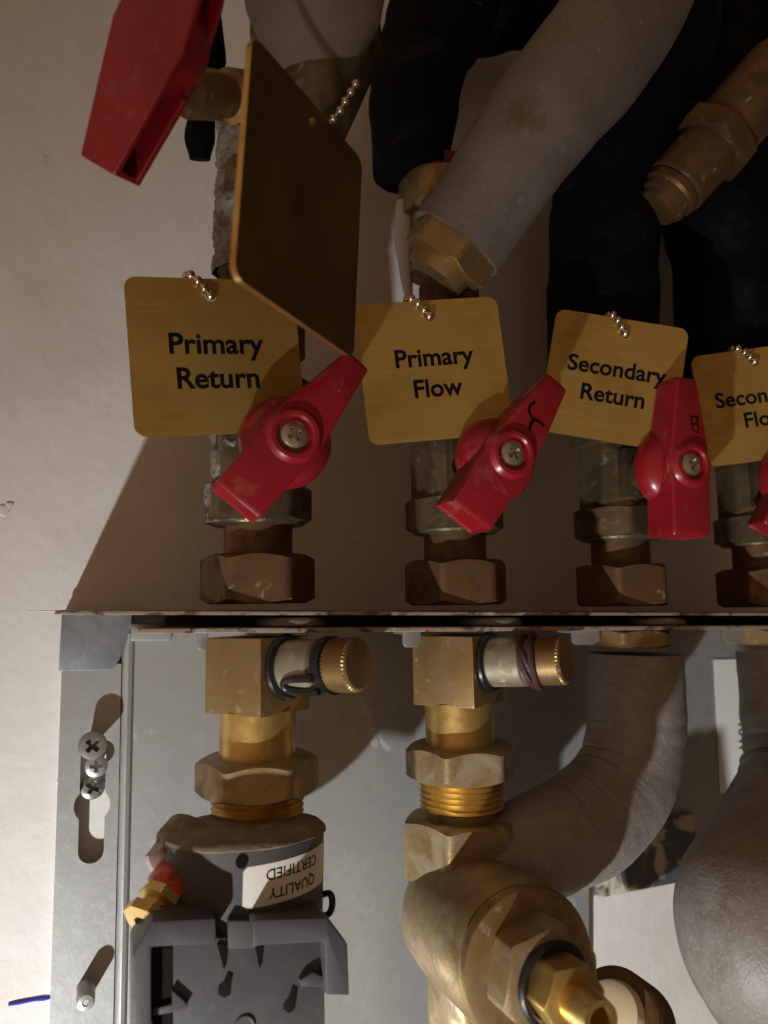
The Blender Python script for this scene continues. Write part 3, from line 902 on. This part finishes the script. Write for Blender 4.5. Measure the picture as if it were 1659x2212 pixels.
# ------------------------------------------------------------------ top left: big valve in front, with its collar and lagging
bv = thing('large_valve', 'large red-handled valve standing out in front at the top left, its handle pointing down', 'valve', P(640, 150, 95))
VO = P(640, 150, 95)
def vl(*a): return P(*a) - VO
m = MB()
p0, p1 = vl(684, 58, 84), vl(668, 318, 84)
dr = (p1 - p0).normalized(); Lv = (p1 - p0).length
m.rev([(14, -4), (17.6, -1), (18.2, Lv * .06), (18, Lv * .14), (16.6, Lv * .18), (16.2, Lv * .36), (12.5, Lv * .66), (9.5, Lv * .9), (6, Lv * 1.02)], A(p0, dr), 56)
m.build('body', 'valve', bv)
m = MB()
s0, s1 = vl(560, 215, 84), vl(405, 200, 98)
sd = (s1 - s0).normalized(); sl = (s1 - s0).length
m.rev([(6.6, 0), (6.6, sl * .45), (5.2, sl * .5), (5.2, sl * .62), (5.8, sl * .66), (5.8, sl * 1.0)], A(s0, sd, up), 36)
m.build('stem', 'brass_dull', bv)
nrm = Vector((-.66, -.72, -.2)).normalized()
hc = vl(350, 95, 106)
lo_, hi_ = 40.0, 170.0                  # lower end of the lever: the point under the photo's end that lies in the lever's plane
fn = lambda d: (vl(242, 372, d) - hc).dot(nrm)
for _ in range(40):
    md = (lo_ + hi_) / 2
    if fn(md) < 0: lo_ = md
    else: hi_ = md
bar = vl(242, 372, md) - hc
LB = bar.length; bar.normalize()
Mx = A(hc, nrm, bar)                    # x runs down the lever, z out of its face
ol = [(-30, 5), (-12, 9.5), (0, 11), (8, 9.6), (LB, 5.6), (LB, -5.6), (8, -9.6), (0, -11), (-12, -9.5), (-30, -5)]
m = MB(); m.prism(ol, 3.4, 5.2, Mx, .7, 3)
def lever_wall(pts, z0, z1, th=1.5):
    for (x0, y0), (x1, y1) in zip(pts, pts[1:]):
        dv = Vector((x1 - x0, y1 - y0, 0)); n_ = Vector((dv.y, -dv.x, 0)).normalized() * th
        if n_.dot(Vector((LB / 2 - (x0 + x1) / 2, -(y0 + y1) / 2, 0))) < 0: n_ = -n_
        q = [(x0, y0), (x1, y1), (x1 + n_.x, y1 + n_.y), (x0 + n_.x, y0 + n_.y)]
        m.prism(q, z0, z1, Mx, .25, 1)
lever_wall([(8, -9.55), (LB - .05, -5.55)], -4, 4.2)
lever_wall([(LB - .05, -5.55), (LB - .05, 5.55)], -4, 4.1)
lever_wall([(8, 9.55), (LB - .05, 5.5)], -4, -2.2)
m.prism([(x, y * .9) for x, y in ol], -4.2, -3.0, Mx, .2, 1)
lever_wall([(-30, -5), (-12, -9.45), (0, -10.95), (8, -9.55)], -4, 4.15)
m.rev([(10, -4.5), (10.6, -3), (10.8, 3.3)], Mx, 48)
h = m.build('handle', 'red', bv)
m = MB()                                # black foam lump behind the stem
m.tube([vl(445, 20, 80), vl(452, 110, 80), vl(446, 200, 80), vl(432, 290, 78), vl(432, 345, 76)], [4, 4, 3.5, 4, 2.5], 16, 5, True, foam_wob(1.2, 3))
m.build('foam_scrap', 'black', bv)
# pale lagging over the pipe above
m = MB()
base = P(680, 40, 100)
e_ = P(676, 84, 99)
path = [e_ - base + Vector((0, 0, 13 * (1 - math.cos(R(q))))) for q in (8, 22, 36, 50, 64, 78, 90)] + [P(677, 10, 99) - base, P(690, -80, 102) - base, P(700, -220, 106) - base]
m.tube(path, [17.2 * math.sin(R(q)) for q in (8, 22, 36, 50, 64, 78, 90)] + [17.4, 17.6, 17.6], 48, 8, True, foam_wob(.3, 9))
tag(m.build('lagged_pipe', 'foam_pale', None, base, ang=50), 'pale grey lagged pipe coming down from the top edge onto the large valve', 'pipe', 'grey lagged pipes')
# the first riser above its valve, flattened fitting with paste
t = thing('riser_pipe', 'tarnished brass riser pipe with white paste, behind the edge-on tag', 'pipe', vec(XS[0], DP, 100))
m = MB()
m.rev([(12.5, 2), (12.5, 22), (13.5, 24), (13.5, 34), (11, 40), (11, 62)], Matrix.Translation((-2.5, 0, 0)), 48)
m.build('pipe', 'valve', t)
m = MB(); crust(m, 1, 52, 13.7, 150, 110, -2.5, 6)
m.build('jointing_paste', 'paste', t)

# ------------------------------------------------------------------ grey lagged pipe sweeping up to the right, with its brass end nut
t = thing('lagged_pipe', 'thick brown-stained grey lagged pipe sweeping up to the right from a brass nut', 'pipe', P(980, 540, 66), 'grey lagged pipes')
HO = P(980, 540, 66)
m = MB()
path = [P(985, 528, 66), P(1040, 450, 71), P(1105, 350, 78), P(1182, 243, 86), P(1290, 112, 93), P(1372, -30, 97), P(1430, -220, 100)]
m.tube([p - HO for p in path], [15.7, 15.8, 16.2, 17.2, 18.2, 18.6, 18.6], 48, 9, True, foam_wob(.35, 2))
lag = m.build('lagging', 'foam', t, ang=60)
m = MB()
dr = (path[0] - path[1]).normalized()
m.hexp(26.5, -3, 8, A(path[0] - HO, dr), .5, rot=R(20))
m.rev([(10.5, 7.5), (10, 12)], A(path[0] - HO, dr), 36)
m.build('end_nut', 'brass_dull', t)
sp = [P(1150, 208, 103) - HO, P(1180, 246, 102) - HO, P(1128, 190, 101) - HO]
M['foam_stained'] = mat('stained_grey_foam', (0.165, 0.14, 0.115), 0.55, 0, [((0.12, 0.10, 0.085), 45, .4, .7, .6, 0), ((0.34, 0.31, 0.27), 420, .64, .78, .5, 0, (1, 1, 1))],
    [(1500, .14), (420, .2, (1, 1, 1.6)), (40, 1.0)], spec=.6, spots=[(tuple(sp[0] / 1000), .0050, (0.115, 0.062, 0.022), (1, .4, 1)), (tuple(sp[1] / 1000), .0032, (0.125, 0.068, 0.026), (1, .4, 1)), (tuple(sp[2] / 1000), .003, (0.12, 0.065, 0.026), (1, .4, 1))])
lag.data.materials[0] = M['foam_stained']

# black lagged risers
def black_pipe(lab, base, pts, rad, seed):
    m = MB()
    m.tube([p - base for p in pts], rad, 36, 8, True, foam_wob(1.0, seed))
    return tag(m.build('black_lagging', 'black', None, base, ang=60), lab, 'pipe lagging', 'black foam lagging')
b0 = P(885, 365, 42)
bp = black_pipe('black foam lagging on the second riser, ending above a dark red collar', b0, [P(890, 378, 42), P(890, 300, 42), P(905, 150, 42), P(960, 0, 42), P(960, -160, 42)], [13.5, 14.5, 16.5, 19, 19], 1)
b0 = P(1300, 690, 40)
black_pipe('black foam lagging on the third riser, rising above the Secondary Return tag', b0, [P(1300, 830, 40), P(1302, 600, 40), P(1310, 450, 40), P(1330, 280, 44), P(1400, 100, 46), P(1400, -150, 46)], [20, 20.5, 21, 24, 26, 27], 2)
b0 = P(1575, 690, 36)
black_pipe('black foam lagging on the fourth riser at the right edge of the photo', b0, [P(1578, 880, 36), P(1576, 600, 36), P(1566, 480, 40), P(1560, 380, 36), P(1560, 200, 24), P(1560, -150, 24)], [21.5, 22, 24, 25, 26, 27], 3)
b0 = P(1180, 80, 24)
black_pipe('black foam lagging crossing behind the grey lagged pipe at the top', b0, [P(900, -60, 28), P(1010, 0, 28), P(1150, 20, 26), P(1290, 90, 24), P(1450, 120, 22)], [22, 20, 15, 20, 24], 4)
# second riser fitting above its valve
t = thing('riser_pipe', 'brass riser fitting with a dark red collar, half hidden by the grey lagged pipe', 'pipe', P(948, 420, 42))
RO = P(948, 420, 42)
m = MB()
m.rev([(11.5, 4), (12.4, 6), (12.4, 9)], Matrix.Translation((0, 0, 0)), 40); m.build('collar', 'copper', t)
m = MB()
m.hexp(25, -9, 4.5, None, .5, rot=R(20)); m.rev([(10.4, -30), (10.4, -8)], None, 36)
m.build('pipe', 'brass_dull', t)
m = MB()
base = P(868, 540, 34)
m.tube([P(876, 440, 38) - base, P(872, 520, 38) - base, P(876, 580, 38) - base, P(884, 650, 38) - base], [3.4, 3.2, 2.3, 1.3], 16, 6)  # narrow white strip, tapering downwards
tag(m.build('white_strip', 'white', None, base), 'thin white strip beside the second riser, above the Primary Flow tag', 'sleeve')

# brass elbow at the right
t = thing('brass_union', 'shaded brass union among the black lagging, near the right edge', 'pipe fitting', P(1520, 340, 66))
EO = P(1520, 340, 66)
e0, e1 = P(1440, 425, 62) - EO, P(1640, 200, 78) - EO
dr = (e1 - e0).normalized(); Le = (e1 - e0).length
Mx = A(e0, dr)
m = MB()
m.rev([(6.5, -6.5), (7.6, -6), (8, -3.5), (9.2, -3), (9.5, 0), (10.5, 1), (10.5, 3.5), (9.8, 4.2), (11.4, 5), (11.4, Le * .44)], Mx, 44); m.build('body', 'bronze', t)  # bronze darkens this brass fitting to paint in the lagging's shade
m = MB(); m.hexp(27, Le * .44, Le * .60, Mx, .6); m.build('nut', 'bronze', t)
m = MB(); m.rev([(11, Le * .58), (12.4, Le * .64), (12.4, Le * 1.2), (11, Le * 1.3)], Mx, 44); m.build('sleeve', 'bronze', t)
